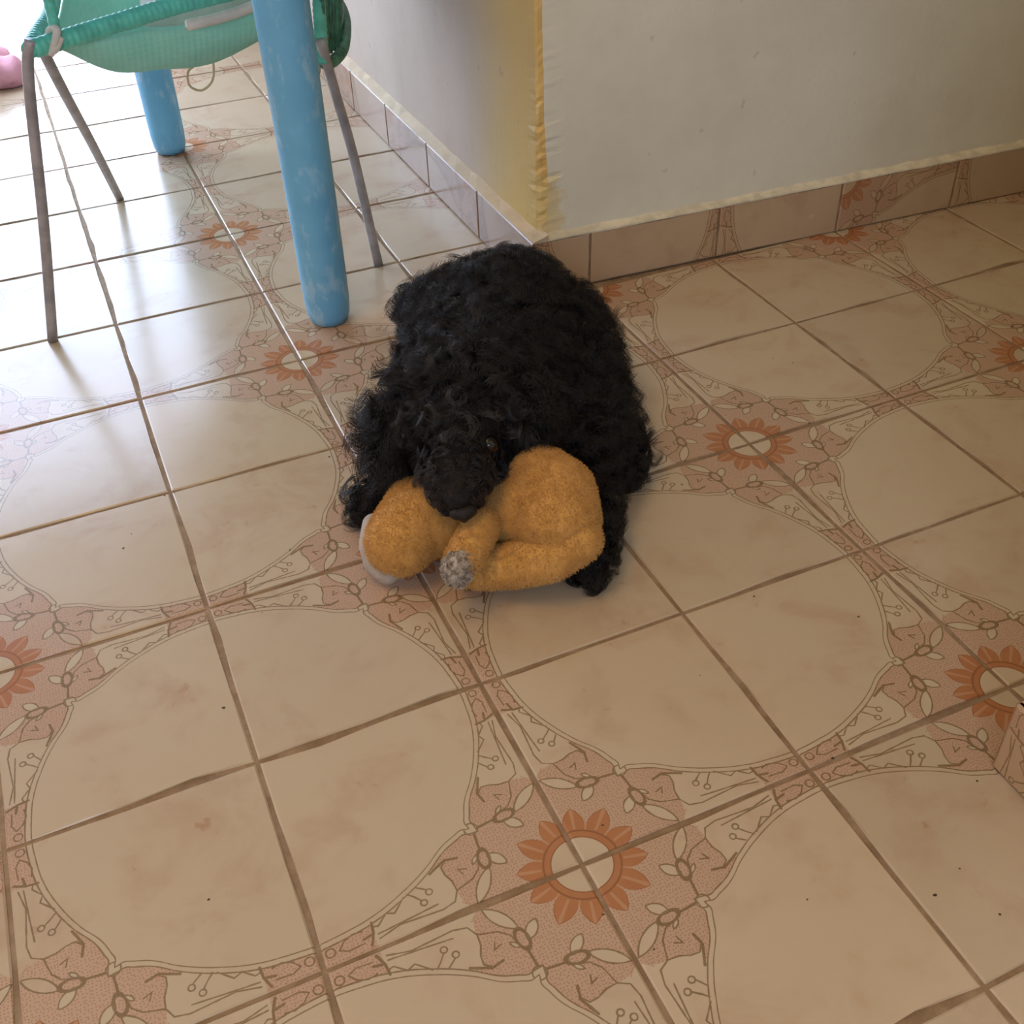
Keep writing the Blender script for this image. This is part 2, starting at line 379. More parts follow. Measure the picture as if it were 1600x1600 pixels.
# ------------------------------------------------------------------ floor: recessed grout bed and single tiles
floor = tag(link('floor', boxes('floor', [(XL-0.16, 2.3, YF-0.16, 2.003, -0.12, -0.0016)]), M_GROUT), 'cream glazed tile floor printed with vines and orange sunflowers', 'floor', kind='structure')
DU = {-1: .010, 0: -.008, 1: -.020, 2: -.012, 3: .001, 4: -.003, 5: .033}
DV = {-5: -.026, -4: -.011, -3: .023, -2: .021, -1: .026, 0: .016, 1: .003, 2: -.016, 3: -.037}
gx = lambda i: (i+DU.get(i, 0.0))*0.2
gy = lambda j: -(j+DV.get(j, 0.0))*0.2
def tile_mesh(name, s0, s1, t0, t1, seed, g=0.0018, h=0.0, size=0.2, chips=1.0):
    """Tile cut to s0..s1, t0..t1 of a whole one; (0, 0) is the sunflower corner. Lies in local x/y, centred on the whole tile."""
    r = random.Random(seed)
    e = g/size
    x0, x1, y0, y1 = s0+e, s1-e, t0+e, t1-e
    ring = []
    def side(p, q, nrm):
        m = 4
        for i in range(m):
            f = (i+(0.5*r.uniform(-.6, .6) if i else 0))/m
            c = 0 if i == 0 else max(0.0, r.gauss(0.0006, 0.0013))*chips/size
            ring.append((p[0]+(q[0]-p[0])*f+nrm[0]*c, p[1]+(q[1]-p[1])*f+nrm[1]*c))
    side((x0, y0), (x1, y0), (0, 1)); side((x1, y0), (x1, y1), (-1, 0)); side((x1, y1), (x0, y1), (0, -1)); side((x0, y1), (x0, y0), (1, 0))
    n = len(ring); cx, cy = (x0+x1)/2, (y0+y1)/2
    be = 0.0016/size
    inner = [(min(max(a, x0+be), x1-be) if True else a, min(max(b, y0+be), y1-be)) for a, b in ring]
    V = []; UV = []
    for lay, z in ((ring, -0.006), (ring, h-0.0011), (inner, h)):
        for a, b in lay: V.append(((a-0.5)*size, (b-0.5)*size, z)); UV.append((a, b))
    F = [tuple(range(2*n, 3*n))]
    for L in (0, 1):
        for i in range(n):
            j = (i+1) % n; F.append((L*n+i, L*n+j, (L+1)*n+j, (L+1)*n+i))
    me = from_py(name, V, F)
    uvl = me.uv_layers.new(name='UVMap')
    for l in me.loops: uvl.data[l.index].uv = UV[l.vertex_index]
    me.polygons.foreach_set('use_smooth', [False]+[True]*n*0+[False]*(2*n))
    return me
WHOLE = [tile_mesh('tile', 0, 1, 0, 1, s) for s in range(8)]
for m in WHOLE: m.materials.append(M_TILE)
def place_tile(i, j, clip=None):
    """Cell between grid lines i..i+1 and j..j+1 (j grows toward the camera); clip = (xmax, ymax, ymin) in metres."""
    x0, x1, y1, y0 = gx(i), gx(i+1), gy(j), gy(j+1)
    mi, mj = (i if i % 2 else i+1), (j if j % 2 == 0 else j+1)      # the sunflower corner
    right = mi == i+1; up = mj == j
    # rotation taking the local (-,-) corner to the sunflower corner
    rot = {(False, False): 0, (True, False): 90, (True, True): 180, (False, True): 270}[(right, up)]
    sx, sy = (x1-x0)/0.2, (y1-y0)/0.2
    if clip:
        c0, c1, d0, d1 = clip      # kept fraction of the cell in x and y
        if rot == 0: q = (c0, c1, d0, d1)
        elif rot == 90: q = (d0, d1, 1-c1, 1-c0)
        elif rot == 180: q = (1-c1, 1-c0, 1-d1, 1-d0)
        else: q = (1-d1, 1-d0, c0, c1)
        me = tile_mesh('tile', *q, seed=i*91+j); me.materials.append(M_TILE)
    else: me = WHOLE[(i*5+j*3) % 8]
    o = bpy.data.objects.new('tile', me); COL.objects.link(o); o.parent = floor
    o.matrix_local = Matrix.Translation(((x0+x1)/2, (y0+y1)/2, rng.normal(0, 0.00025))) @ Matrix.Diagonal((sx, sy, 1, 1)) @ Euler((rng.normal(0, .0012), rng.normal(0, .0012), math.radians(rot))).to_matrix().to_4x4()
for i in range(-7, 8):
    for j in range(-11, 6):
        x0, x1, y1, y0 = gx(i), gx(i+1), gy(j), gy(j+1)
        cx, cy = (x0+x1)/2, (y0+y1)/2
        if x1 < 0.54:
            if y0 < -0.9 and i < -2: continue
            if y1 > YB+0.15: continue
            place_tile(i, j); continue
        if i == 2:                                   # the column cut by the wall line
            if cy > 0.40: place_tile(i, j, (0, (0.534-x0)/(x1-x0), 0, 1))
            elif cy > -0.43: place_tile(i, j)
            elif y1 > YP+0.01: place_tile(i, j)
            else: place_tile(i, j, (0, (0.5255-x0)/(x1-x0), 0, 1))
            continue
        if i > 2 and -0.40 < cy < 0.40: place_tile(i, j)
        elif i > 2 and cy > -0.62 and cy < 0: place_tile(i, j, (0, 1, max(0.01, (YP-y0)/(y1-y0)), 1))

# ------------------------------------------------------------------ skirting of cut tiles
HB = 0.076
def skirting(name, label, face, spans, mat, kinds):
    """face(s) -> (x, y) point on the wall line and outward normal; spans = joints along s."""
    th = 0.010
    P = [face(spans[0]), face(spans[-1])]
    (a, na), (b, nb) = P
    back = 0.014
    V = []
    for (p, nn) in P:
        for d in (-0.002, -back):
            for z in (0, HB-0.002): V.append((p[0]+nn[0]*d, p[1]+nn[1]*d, z))
    me = from_py(name, V, [(0, 1, 5, 4), (2, 6, 7, 3), (1, 3, 7, 5), (0, 4, 6, 2), (0, 2, 3, 1), (4, 5, 7, 6)])
    bm = bmesh.new(); bm.from_mesh(me); bmesh.ops.recalc_face_normals(bm, faces=bm.faces); bm.to_mesh(me); bm.free()
    o = tag(link(name, me, M_GROUT), label, 'skirting', kind='structure')
    for q, (s0, s1) in enumerate(zip(spans, spans[1:])):
        (p0, nn), (p1, _) = face(s0), face(s1)
        L = math.hypot(p1[0]-p0[0], p1[1]-p0[1]); frac = min(1.0, L/0.2)
        kd = kinds[q % len(kinds)]
        # kd: (flip_u, v offset, flip_v, swap)
        me = tile_mesh('tile', 0, frac, 0, HB/0.2, seed=q+len(label), g=0.0014, chips=0.5)
        uvl = me.uv_layers[0]
        for d in uvl.data:
            a_, b_ = d.uv; b_ = b_+kd[1]
            if kd[0]: a_ = frac-a_ if not kd[3] else 1-a_
            if kd[2]: b_ = 1-b_
            d.uv = (a_, b_)
        me.materials.append(mat)
        t = bpy.data.objects.new('tile', me); COL.objects.link(t); t.parent = o
        dx, dy = (p1[0]-p0[0])/L, (p1[1]-p0[1])/L
        X = Vector((dx, dy, 0)); Y = Vector((0, 0, 1)); Z = X.cross(Y)
        if Z.dot(Vector((nn[0], nn[1], 0))) < 0: X = -X; Z = X.cross(Y); org = p1
        else: org = p0
        sx = L/(0.2*frac)
        M = Matrix.Identity(4)
        for r_ in range(3): M[r_][0] = X[r_]*sx; M[r_][1] = Y[r_]; M[r_][2] = Z[r_]
        c = Vector((org[0], org[1], 0)) + X*0.1*sx + Y*0.1 + Z*0.0
        M.translation = c; t.matrix_local = M
    return o
FACE_X = 0.529
PLAIN = (False, 0.55, False, False); SIDE = (False, 0.58, False, False); SIDE_R = (True, 0.58, False, True); SUN = (False, 0.60, True, False); SUN2 = (False, 0.62, True, False)
skirting('baseboard_left', 'lilac grey tile skirting under the cream wall with the mustard corner', lambda s: ((FACE_X, s), (-1, 0)),
         [0.414, 0.609, 0.821, 1.025, 1.226, 1.43, 1.63, 1.83, 2.03, 2.11], M_BASE_TILE2, [PLAIN, (True, .60, True, False), (False, .58, True, False), PLAIN, (True, .61, True, False)])
yb = lambda s: (s, 0.4135-0.055*(s-0.53))
nb_ = Vector((-0.055, -1, 0)).normalized()
skirting('baseboard_right', 'tan tile skirting under the grey wall of the passage', lambda s: (yb(s), (nb_.x, nb_.y)),
         [0.530, 0.612, 0.807, 1.005, 1.205, 1.405, 1.61, 1.81, 2.01, 2.19], M_BASE_TILE, [(False, .45, False, False), SIDE_R, SIDE, SUN, SIDE, PLAIN])
skirting('baseboard_front', 'olive tile skirting of the second wall end at the passage', lambda s: ((XP, s), (-1, 0)),
         [YP, -0.652, -0.855, -1.06, -1.26], M_BASE_TILE, [(False, .56, False, False), PLAIN])
skirting('baseboard_passage', 'tan tile skirting turning round the second wall end', lambda s: ((s, YP), (0, 1)),
         [XP+0.002, 0.73, 0.93, 1.13, 1.33], M_BASE_TILE, [PLAIN])
# plaster fillets over the skirting
M_FILLET = simple('cream_plaster_fillet', (0.62, 0.51, 0.36), 0.8, 0.2, 0.08, 30, 0.4, 150)
M_CHALK = simple('chalky_plaster', (0.70, 0.65, 0.50), 0.9, 0.2, 0.15, 40, 0.5, 150)
def fillet(name, label, A, B, nrm, depth, rise, mat, nseg, jit):
    V = []; F = []
    for i in range(nseg+1):
        f = i/nseg; p = Vector(A).lerp(Vector(B), f); j = rng.normal(0, jit); j2 = rng.normal(0, jit)
        n3 = Vector((nrm[0], nrm[1], 0))
        V += [p+n3*0.0005+Vector((0, 0, j*0.3)), p+n3*(0.0003)+Vector((0, 0, 0.002+j*0.4)), p-n3*(depth-0.001)+Vector((0, 0, rise+j2)), p-n3*(depth+0.006)+Vector((0, 0, rise+0.003+j2)), p-n3*(depth+0.006)]
    for i in range(nseg):
        for q in range(5): F.append((i*5+q, i*5+(q+1) % 5, (i+1)*5+(q+1) % 5, (i+1)*5+q))
    F.append((0, 1, 2, 3, 4)); F.append(tuple(nseg*5+q for q in (4, 3, 2, 1, 0)))
    me = from_py(name, V, F); bm = bmesh.new(); bm.from_mesh(me); bmesh.ops.recalc_face_normals(bm, faces=bm.faces); bm.to_mesh(me); bm.free()
    return tag(link(name, me, mat), label, 'plaster strip', kind='structure')
fillet('trim_1', 'cream plaster ledge over the lilac skirting', (FACE_X, 0.412, HB), (FACE_X, 2.11, HB), (-1, 0), 0.016, 0.006, M_FILLET, 60, 0.0009)
fillet('trim_2', 'chalky plaster strip over the tan skirting of the passage', (*yb(0.53), HB-0.001), (*yb(2.19), HB-0.001), (nb_.x, nb_.y), 0.009, 0.004, M_CHALK, 90, 0.0008)

# ------------------------------------------------------------------ blue table: two of its round legs stand in view
M_BLUE = NT('dusty_blue_plastic'); t = M_BLUE; v = t.pos()
n1 = t.noise(t.vec('MULTIPLY', v, (1, 1, 0.5)), 42, 5, 0.65)[0]; n2 = t.noise(v, 12, 3)[0]
c = t.mix(t.step(n2, 0.3, 0.7), (0.15, 0.44, 0.70), (0.19, 0.52, 0.78))
c = t.mix(t.math('MULTIPLY', t.step(n1, 0.52, 0.66), 0.45), c, (0.50, 0.72, 0.84))
M_BLUE = t.done(t.bsdf(c, 0.45, 0.45, t.bump(n1, 0.15, 0.002)))
LA, LB = np.array([.260, .478]), np.array([.178, 1.190]); E2 = np.array([-.68, -.077])
ZT = 0.70
table = empty('table', ((LA+LB+E2)[0]/2+.218/2, .80, 0), 'blue plastic table with dusty round legs standing over the green chair', 'table')
def table_leg(p):
    z = [0, .002, .012, .03, .06, .2, .4, .6, ZT-.035]; r = [.016, .024, .0275, .0292, .0298, .0305, .0315, .0318, .031]
    P = [(p[0], p[1], q) for q in z]; V, F = tube_vf(P, r, 28)
    V = [np.array(q)-np.array(table.location) for q in V]
    link('leg', from_py('leg', V, F), M_BLUE, table, True)
for p in (LA, LB, LA+E2, LB+E2): table_leg(p)
bm = bmesh.new()
cen = (LA+LB+E2+LA+LB+E2)/4 + 0*E2
cen = (LA + (LB+E2))/2
e1 = (LB-LA)/np.linalg.norm(LB-LA); e2 = np.array([e1[1], -e1[0]])
h1, h2, rc = 0.42, 0.40, 0.06
prof = []
for q, (sx, sy) in enumerate(((1, 1), (-1, 1), (-1, -1), (1, -1))):
    for k in range(7):
        a = math.pi/2*(q+k/6); prof.append((sx*0 + (h1-rc)*(1 if q in (0, 3) else -1)+rc*math.cos(a), (h2-rc)*(1 if q in (0, 1) else -1)+rc*math.sin(a)))
def slab(name, z0, z1, sc_):
    lay = [(z0, sc_-.01), (z0+.004, sc_), (z1-.006, sc_), (z1, sc_-.012)]
    V = []; n = len(prof)
    for z, k in lay:
        for a, b in prof: p = cen+e1*a*k+e2*b*k; V.append((p[0]-table.location[0], p[1]-table.location[1], z))
    F = [tuple(range(n))[::-1], tuple(range(3*n, 4*n))]
    for L in range(3):
        for i in range(n): F.append((L*n+i, L*n+(i+1) % n, (L+1)*n+(i+1) % n, (L+1)*n+i))
    link(name, from_py(name, V, F), M_BLUE, table)
slab('tabletop', ZT-.012, ZT+.012, 1.0); slab('apron', ZT-.05, ZT-.012, 0.94)

# ------------------------------------------------------------------ green cord chair pushed under the table
M_CORD = simple('turquoise_plastic_cord', (0.13, 0.58, 0.44), 0.35, 0.5, 0.12, 60)
M_CORD2 = simple('dark_green_cord', (0.06, 0.20, 0.12), 0.5, 0.5, 0.35, 90)
M_STEEL = simple('bare_brown_steel', (0.40, 0.365, 0.36), 0.45, 0.5, 0.2, 40, **{'Metallic': 0.35})
M_CREAMC = simple('cream_cotton', (0.74, 0.68, 0.58), 0.9, 0.2, 0.1, 30, 0.4, 300)
t = NT('quilted_green_cloth'); v = t.obj(); x, y, z = t.sep(v)
wv = t.math('MULTIPLY', t.math('SINE', t.math('MULTIPLY', t.math('ADD', x, z), 420.0)), t.math('SINE', t.math('MULTIPLY', t.math('SUBTRACT', x, z), 420.0)))
n = t.noise(v, 25, 4)[0]
c = t.mix(t.step(n, 0.3, 0.7), (0.42, 0.76, 0.62), (0.50, 0.82, 0.68)); c = t.mix(t.math('MULTIPLY', t.step(wv, 0.1, 0.7), 0.25), c, (0.55, 0.80, 0.68))
M_SLING = t.done(t.n('ShaderNodeMixShader', (0.45, t.bsdf(c, 0.85, 0.2, t.bump(wv, 0.3, 0.002), **{'Sheen Weight': 0.3}), t.n('ShaderNodeBsdfTranslucent', {'Color': c}).outputs[0])).outputs[0])
chair = empty('chair', (0.19, 0.78, 0), 'turquoise cord-wrapped steel chair with green cloth seat under the blue table', 'chair')
FL, FR, BR, BL = (-.003, .565, .362), (.346, .655, .378), (.445, .985, .375), (.06, .93, .37)
rim = [FL, (.09, .592, .369), (.19, .620, .375), FR]
wrapped('side_rail', rim, .0105, M_CORD, chair)
wrapped('side_rail', [BL, (.25, .965, .376), BR], .0092, M_CORD, chair)
wrapped('front_rail', [(-.008, .560, .362), (.004, .60, .365), (.03, .70, .368), BL], .0095, M_CORD, chair)
for pts in ([(-.004, .562, .372), (-.018, .566, .33), (-.05, .578, .16), (-.084, .589, 0)],
            [(.004, .575, .366), (.016, .66, .29), (.040, .84, .15), (.064, 1.022, 0)],
            [(.328, .60, .315), (.338, .60, .25), (.352, .60, .16), (.368, .598, 0)],
            [(.335, .61, .315), (.345, .72, .24), (.365, .90, .11), (.385, 1.05, 0)]):
    tube('leg', pts, .0066, M_STEEL, chair)
wrapped('back_upright', [(.327, .60, .285), (.345, .638, .37), (.375, .66, .52), (.40, .675, .72)], .0085, M_CORD, chair)
wrapped('back_upright', [(.43, .97, .30), (.447, .99, .38), (.46, .99, .52), (.47, .985, .72)], .0085, M_CORD, chair)
wrapped('back_rail', [(.327, .60, .287), (.345, .612, .284), (.374, .66, .288), (.415, .80, .292), (.43, .97, .30)], .0075, M_CORD2, chair, 0.009)
wrapped('back_rail', [(.40, .675, .72), (.44, .83, .73), (.47, .985, .72)], .0085, M_CORD, chair)
wrapped('armrest', [(.024, .574, .366), (.034, .58, .47), (.07, .595, .55), (.20, .63, .56), (.375, .66, .54)], .0062, M_CORD, chair)
wrapped('armrest', [(.06, .93, .37), (.07, .93, .47), (.12, .94, .55), (.30, .97, .56), (.458, .99, .54)], .0062, M_CORD, chair)
V, F = [], []
for q in range(34):                                   # woven back
    f = (q+.5)/34
    bot = np.array([np.interp(f, [0, .15, .5, 1], [.33, .365, .412, .43]), np.interp(f, [0, .15, .5, 1], [.61, .65, .80, .97]), .288])
    top = np.array([.40+.07*f, .675+.31*f, .722])
    mid = bot*.5+top*.5+np.array([.02*math.sin(math.pi*f), 0, 0])
    v_, f_ = tube_vf(catmull([bot, mid, top], 6), .0026, 5); k = len(V); V += [np.array(p)-np.array(chair.location) for p in v_]; F += [tuple(i+k for i in g) for g in f_]
for q in range(16):
    h = (q+.5)/16
    pts = []
    for f in (0, .25, .5, .75, 1):
        bot = np.array([np.interp(f, [0, .15, .5, 1], [.33, .365, .412, .43]), np.interp(f, [0, .15, .5, 1], [.61, .65, .80, .97]), .288]); top = np.array([.40+.07*f, .675+.31*f, .722])
        pts.append(bot+(top-bot)*h+np.array([.02*math.sin(math.pi*f)*math.sin(math.pi*h), 0, 0]))
    v_, f_ = tube_vf(catmull(pts, 6), .0028, 5); k = len(V); V += [np.array(p)-np.array(chair.location) for p in v_]; F += [tuple(i+k for i in g) for g in f_]
tag(link('back_weave', from_py('back_weave', V, F), M_CORD2, chair, True), kind='stuff')
# cloth seat, slung inside the rails
def sling(s_, t_, off=0.0):
    p = (np.array(FL)*(1-s_)+np.array(FR)*s_)*(1-t_)+(np.array(BL)*(1-s_)+np.array(BR)*s_)*t_
    d = (1-abs(2*s_-1)**3.2)*(1-abs(2*t_-1)**3.6)
    sag = 0.018*math.sin(math.pi*min(1, max(0, (s_-.35)/.65)))*(1-t_)**6
    return p+np.array([0, 0, -.096*d-sag-off+.003*math.sin(17*s_+9*t_)*d])
V, F = [], []; n = 44
for i in range(n+1):
    for j in range(n+1): V.append(sling(.03+.94*i/n, .02+.96*j/n)-np.array(chair.location))
for i in range(n):
    for j in range(n): F.append((i*(n+1)+j, i*(n+1)+j+1, (i+1)*(n+1)+j+1, (i+1)*(n+1)+j))
o = link('seat_sling', from_py('seat_sling', V, F), M_SLING, chair, True); m = o.modifiers.new('s', 'SOLIDIFY'); m.thickness = .004
tube('seat_binding', [sling(.50, .012)+np.array([0, -.004, .0]), sling(.62, .012)+np.array([0, -.004, .004]), sling(.75, .012)+np.array([0, -.004, .005]), sling(.92, .012)+np.array([0, -.004, .002])], .0062, M_CREAMC, chair)
tag(blob('cushion', [[(.16, .74, .325, .026), (.29, .775, .328, .026), (.32, .87, .328, .026), (.17, .84, .325, .026), (.16, .74, .325, .026), (.32, .87, .328, .026)], [(.24, .80, .326, .030)]], .008, M_CREAMC, None, 8), 'cream cotton cushion lying in the green cloth chair seat', 'cushion')
o = tube('twine_wrap', [(.012, .563, .354), (.020, .560, .366), (.026, .566, .378), (.018, .577, .374), (.012, .572, .357), (.018, .560, .359), (.028, .564, .370)], .0042, M_CREAMC, chair)
tube('string_loop', [(.19, .735, .270), (.178, .735, .262), (.176, .735, .245), (.19, .735, .236), (.206, .735, .245), (.212, .735, .262), (.212, .735, .275)], .0016, simple('yellow_string', (.62, .50, .28), .8), chair)

# ------------------------------------------------------------------ pink cloth by the doorway, floor specks
M_PINK = simple('pink_cloth', (0.70, 0.36, 0.42), 0.9, 0.2, 0.12, 18, 0.4, 90)
def crumple(c):
    return c + Vector((0, 0, 0.010*math.sin(c.x*60+c.y*21)*math.sin(c.y*47)+0.004*math.sin(c.x*140)))*(1 if c.z > 0.02 else 0)
tag(blob('pink_cloth', [[(-.38, 1.76, .02, .035), (-.26, 1.72, .03, .045), (-.14, 1.74, .03, .045), (-.050, 1.72, .026, .036)], [(-.36, 1.84, .02, .03), (-.16, 1.85, .04, .04), (-.075, 1.80, .03, .04)]], .008, M_PINK, None, 4, disp=lambda c: crumple(Vector((c.x, c.y, max(c.z, 0.001))))),
    'crumpled pink cloth lying on the tiles by the sunlit doorway', 'cloth')

# ------------------------------------------------------------------ fur
def surface_samples(me, n, loc=(0, 0, 0)):
    me.calc_loop_triangles()
    vv = np.empty(len(me.vertices)*3); me.vertices.foreach_get('co', vv); vv = vv.reshape(-1, 3)+np.array(loc)
    nn = np.empty(len(me.vertices)*3); me.vertices.foreach_get('normal', nn); nn = nn.reshape(-1, 3)
    tr = np.empty(len(me.loop_triangles)*3, int); me.loop_triangles.foreach_get('vertices', tr); tr = tr.reshape(-1, 3)
    A = vv[tr]; ar = np.linalg.norm(np.cross(A[:, 1]-A[:, 0], A[:, 2]-A[:, 0]), axis=1)
    k = rng.choice(len(tr), n, p=ar/ar.sum()); u = rng.random((n, 2)); f = u.sum(1) > 1; u[f] = 1-u[f]
    w3 = np.stack([1-u.sum(1), u[:, 0], u[:, 1]], 1)
    P = (A[k]*w3[..., None]).sum(1); N = (nn[tr[k]]*w3[..., None]).sum(1)
    return P, N/np.linalg.norm(N, axis=1)[:, None]
def hair(name, P, N, length, lean, parent, mat, pts=10, clumps=0, curl=0.0, turns=1.5, r0=.0004, r1=.0001, stick=0.7, rnd=0.15):
    n = len(P); D = N+lean; D /= np.linalg.norm(D, axis=1)[:, None]
    D += rng.normal(0, rnd, D.shape); D /= np.linalg.norm(D, axis=1)[:, None]
    s = np.linspace(0, 1, pts)
    G = P[:, None]+D[:, None]*(length[:, None]*s)[..., None]
    droop = -0.22*length[:, None]*s**2; G[..., 2] += droop
    if clumps:
        ci = rng.choice(n, clumps, replace=False)
        own = np.empty(n, int)
        for a in range(0, n, 2000): own[a:a+2000] = ((P[a:a+2000, None]-P[ci][None])**2).sum(2).argmin(1)
        axis = D[ci]; ref = np.tile([0.3, 0.2, 1.0], (clumps, 1)); U = np.cross(axis, ref); U /= np.linalg.norm(U, axis=1)[:, None]; W = np.cross(axis, U)
        ph = rng.random(clumps)*6.283; tw = turns*(0.7+0.6*rng.random(clumps))*np.sign(rng.normal(size=clumps)); rad = curl*(0.6+0.8*rng.random(clumps))
        th = ph[:, None]+tw[:, None]*6.283*s
        C = G[ci]+(U[:, None]*(np.cos(th)-np.cos(th[:, :1]))[..., None]+W[:, None]*(np.sin(th)-np.sin(th[:, :1]))[..., None])*(rad[:, None]*(s**0.7))[..., None]
        # strands follow their lock's curl and draw in towards it
        rel = G-G[ci][own]
        f = (1-stick*s**0.8)
        G = C[own]+rel*f[None, :, None]
        G[:, 0] = P
    G[..., 2] = np.maximum(G[..., 2], 0.0012+0.0003*rng.random((n, 1)))
    G -= np.array(parent.location)
    cu = bpy.data.hair_curves.new(name); cu.add_curves([pts]*n)
    cu.attributes['position'].data.foreach_set('vector', G.astype(np.float32).ravel())
    ra = cu.attributes.get('radius') or cu.attributes.new('radius', 'FLOAT', 'POINT')
    ra.data.foreach_set('value', np.tile(r0+(r1-r0)*s, n).astype(np.float32))
    cu.materials.append(mat)
    o = bpy.data.objects.new(name, cu); COL.objects.link(o); o.parent = parent
    return tag(o, kind='stuff')

# ------------------------------------------------------------------ the puppy
M_SKIN = simple('black_dog_skin', (0.010, 0.008, 0.008), 0.7, 0.2)
t = NT('black_curly_fur'); hi = t.n('ShaderNodeHairInfo')
c = t.mix(hi.outputs['Random'], (0.005, 0.0042, 0.004), (0.014, 0.011, 0.010))
M_FUR = t.done(t.bsdf(c, 0.38, 0.35))
M_MUZ = NT('brown_black_muzzle_fur'); M_MUZ = M_MUZ.done(M_MUZ.bsdf((0.019, 0.0135, 0.0115), 0.4, 0.4))
M_WISP = NT('highlight_wisps'); M_WISP = M_WISP.done(M_WISP.bsdf((0.036, 0.033, 0.032), 0.3, 0.5))  # lighter strand colour paints the grey highlights on the head fur
M_EYE = NT('dark_wet_eye'); M_EYE = M_EYE.done(M_EYE.bsdf((0.006, 0.004, 0.003), 0.04, 0.6))
M_NOSE = simple('black_nose_leather', (0.006, 0.005, 0.005), 0.4, 0.4, 0.3, 200, 0.6, 900)
dog = empty('puppy', (0.36, 0.10, 0), 'black curly-haired puppy lying on the tiles with its chin on a plush toy', 'dog')
body = blob('body', [
    [(.432, .275, .066, .062), (.402, .205, .078, .078), (.355, .115, .088, .074)],
    [(.450, .235, .062, .056), (.445, .180, .064, .060), (.430, .115, .060, .050), (.412, .065, .052, .036)],
    [(.362, .232, .062, .060), (.328, .165, .062, .054), (.308, .120, .060, .042)],
    [(.355, .115, .095, .064), (.322, .070, .108, .055), (.277, .020, .120, .052)],
    [(.262, -.012, .122, .036), (.250, -.036, .112, .033), (.238, -.058, .104, .029), (.233, -.070, .102, .021)],
    [(.262, -.02, .098, .027), (.243, -.048, .092, .020)],
    [(.250, .050, .145, .020), (.225, .060, .120, .022), (.212, .058, .092, .022), (.208, .045, .074, .015)],
    [(.312, .010, .145, .020), (.333, -.002, .122, .021), (.338, -.010, .106, .018)],
    [(.308, .118, .060, .038), (.254, .096, .040, .021), (.207, .075, .028, .017), (.184, .058, .022, .017), (.175, .051, .018, .014)],
    [(.405, .070, .060, .040), (.405, .010, .042, .028), (.378, -.055, .028, .019), (.354, -.100, .023, .017), (.341, -.122, .019, .016), (.335, -.130, .016, .012)],
    [(.430, .130, .058, .048), (.444, .065, .046, .028), (.450, .028, .029, .021), (.447, .000, .021, .018), (.443, -.012, .018, .014)],
    [(.385, .300, .058, .052), (.366, .350, .044, .030), (.360, .375, .038, .023), (.353, .392, .034, .019)],
    [(.450, .305, .080, .022), (.462, .322, .088, .016)],
], .0055, M_SKIN, dog, 6)
eyes = [((.2762, -.0425, .1270), .0098), ((.2300, -.0270, .1255), .0080)]
for p, r in eyes: blob('eye', [[(*p, r)]], .0016, M_EYE, dog, 2)
blob('nose', [[(.2235, -.0895, .0985, .0062), (.2305, -.0915, .0975, .0074), (.2375, -.0905, .0985, .0062)], [(.2305, -.0895, .0915, .0052)]], .0015, M_NOSE, dog, 2)
P, N = surface_samples(body.data, 60000, dog.location)
keep = P[:, 2] > 0.003; P, N = P[keep], N[keep]
nose = np.array([.230, -.088, .098]); eye_d = np.min([np.linalg.norm(P-np.array(e[0]), axis=1)+k for e, k in zip(eyes, (0, .006))], axis=0)
dn = np.linalg.norm(P-nose, axis=1); head = np.clip((0.075-np.linalg.norm(P-np.array([.262, -.01, .118]), axis=1))/0.03, 0, 1)
low = np.clip((0.06-P[:, 2])/0.05, 0, 1)
L = 0.033*(1-0.42*head)*(1-0.66*low)
L *= np.clip((dn-0.009)/0.072, 0.09, 1)*np.clip((eye_d-0.0125)/0.024, 0.05, 1)*rng.uniform(0.75, 1.15, len(P))
L *= np.where((dn < 0.075) & (N[:, 2] < 0.1) & (P[:, 2] < 0.105), 0.5, 1.0)      # trimmed chin
lean = np.tile([0.0, -0.05, -0.35], (len(P), 1))
fwd = P-np.array([.275, .01, .135]); fwd /= np.linalg.norm(fwd, axis=1)[:, None]
muz = np.clip((0.085-dn)/0.05, 0, 1)[:, None]
back = np.array([.275, .03, .15])-nose; back /= np.linalg.norm(back)
lean = lean*(1-muz)+muz*(back*0.55+np.array([0, 0, -.35]))
face = (dn < 0.062) & (eye_d > 0.014)
hair('fur', P[~face], N[~face], L[~face], lean[~face], dog, M_FUR, 12, 2100, 0.0060, 1.5, .00030, .00008, 0.55, 0.24)
tag(hair('muzzle_fur', P[face], N[face], L[face], lean[face], dog, M_MUZ, 10, 130, 0.0035, 1.0, .00030, .00008, 0.6, 0.2), 'dark brown black muzzle fur')
q = rng.choice(np.where((head > 0.15) & (dn > 0.06) & (eye_d > 0.024))[0], 1100, replace=False)
hair('wisp', P[q], N[q], 0.030*rng.uniform(.7, 1.2, len(q)), lean[q]+np.array([0, -.15, -.2]), dog, M_WISP, 14, 75, 0.006, 1.2, .00028, .00008, 0.86, 0.12)

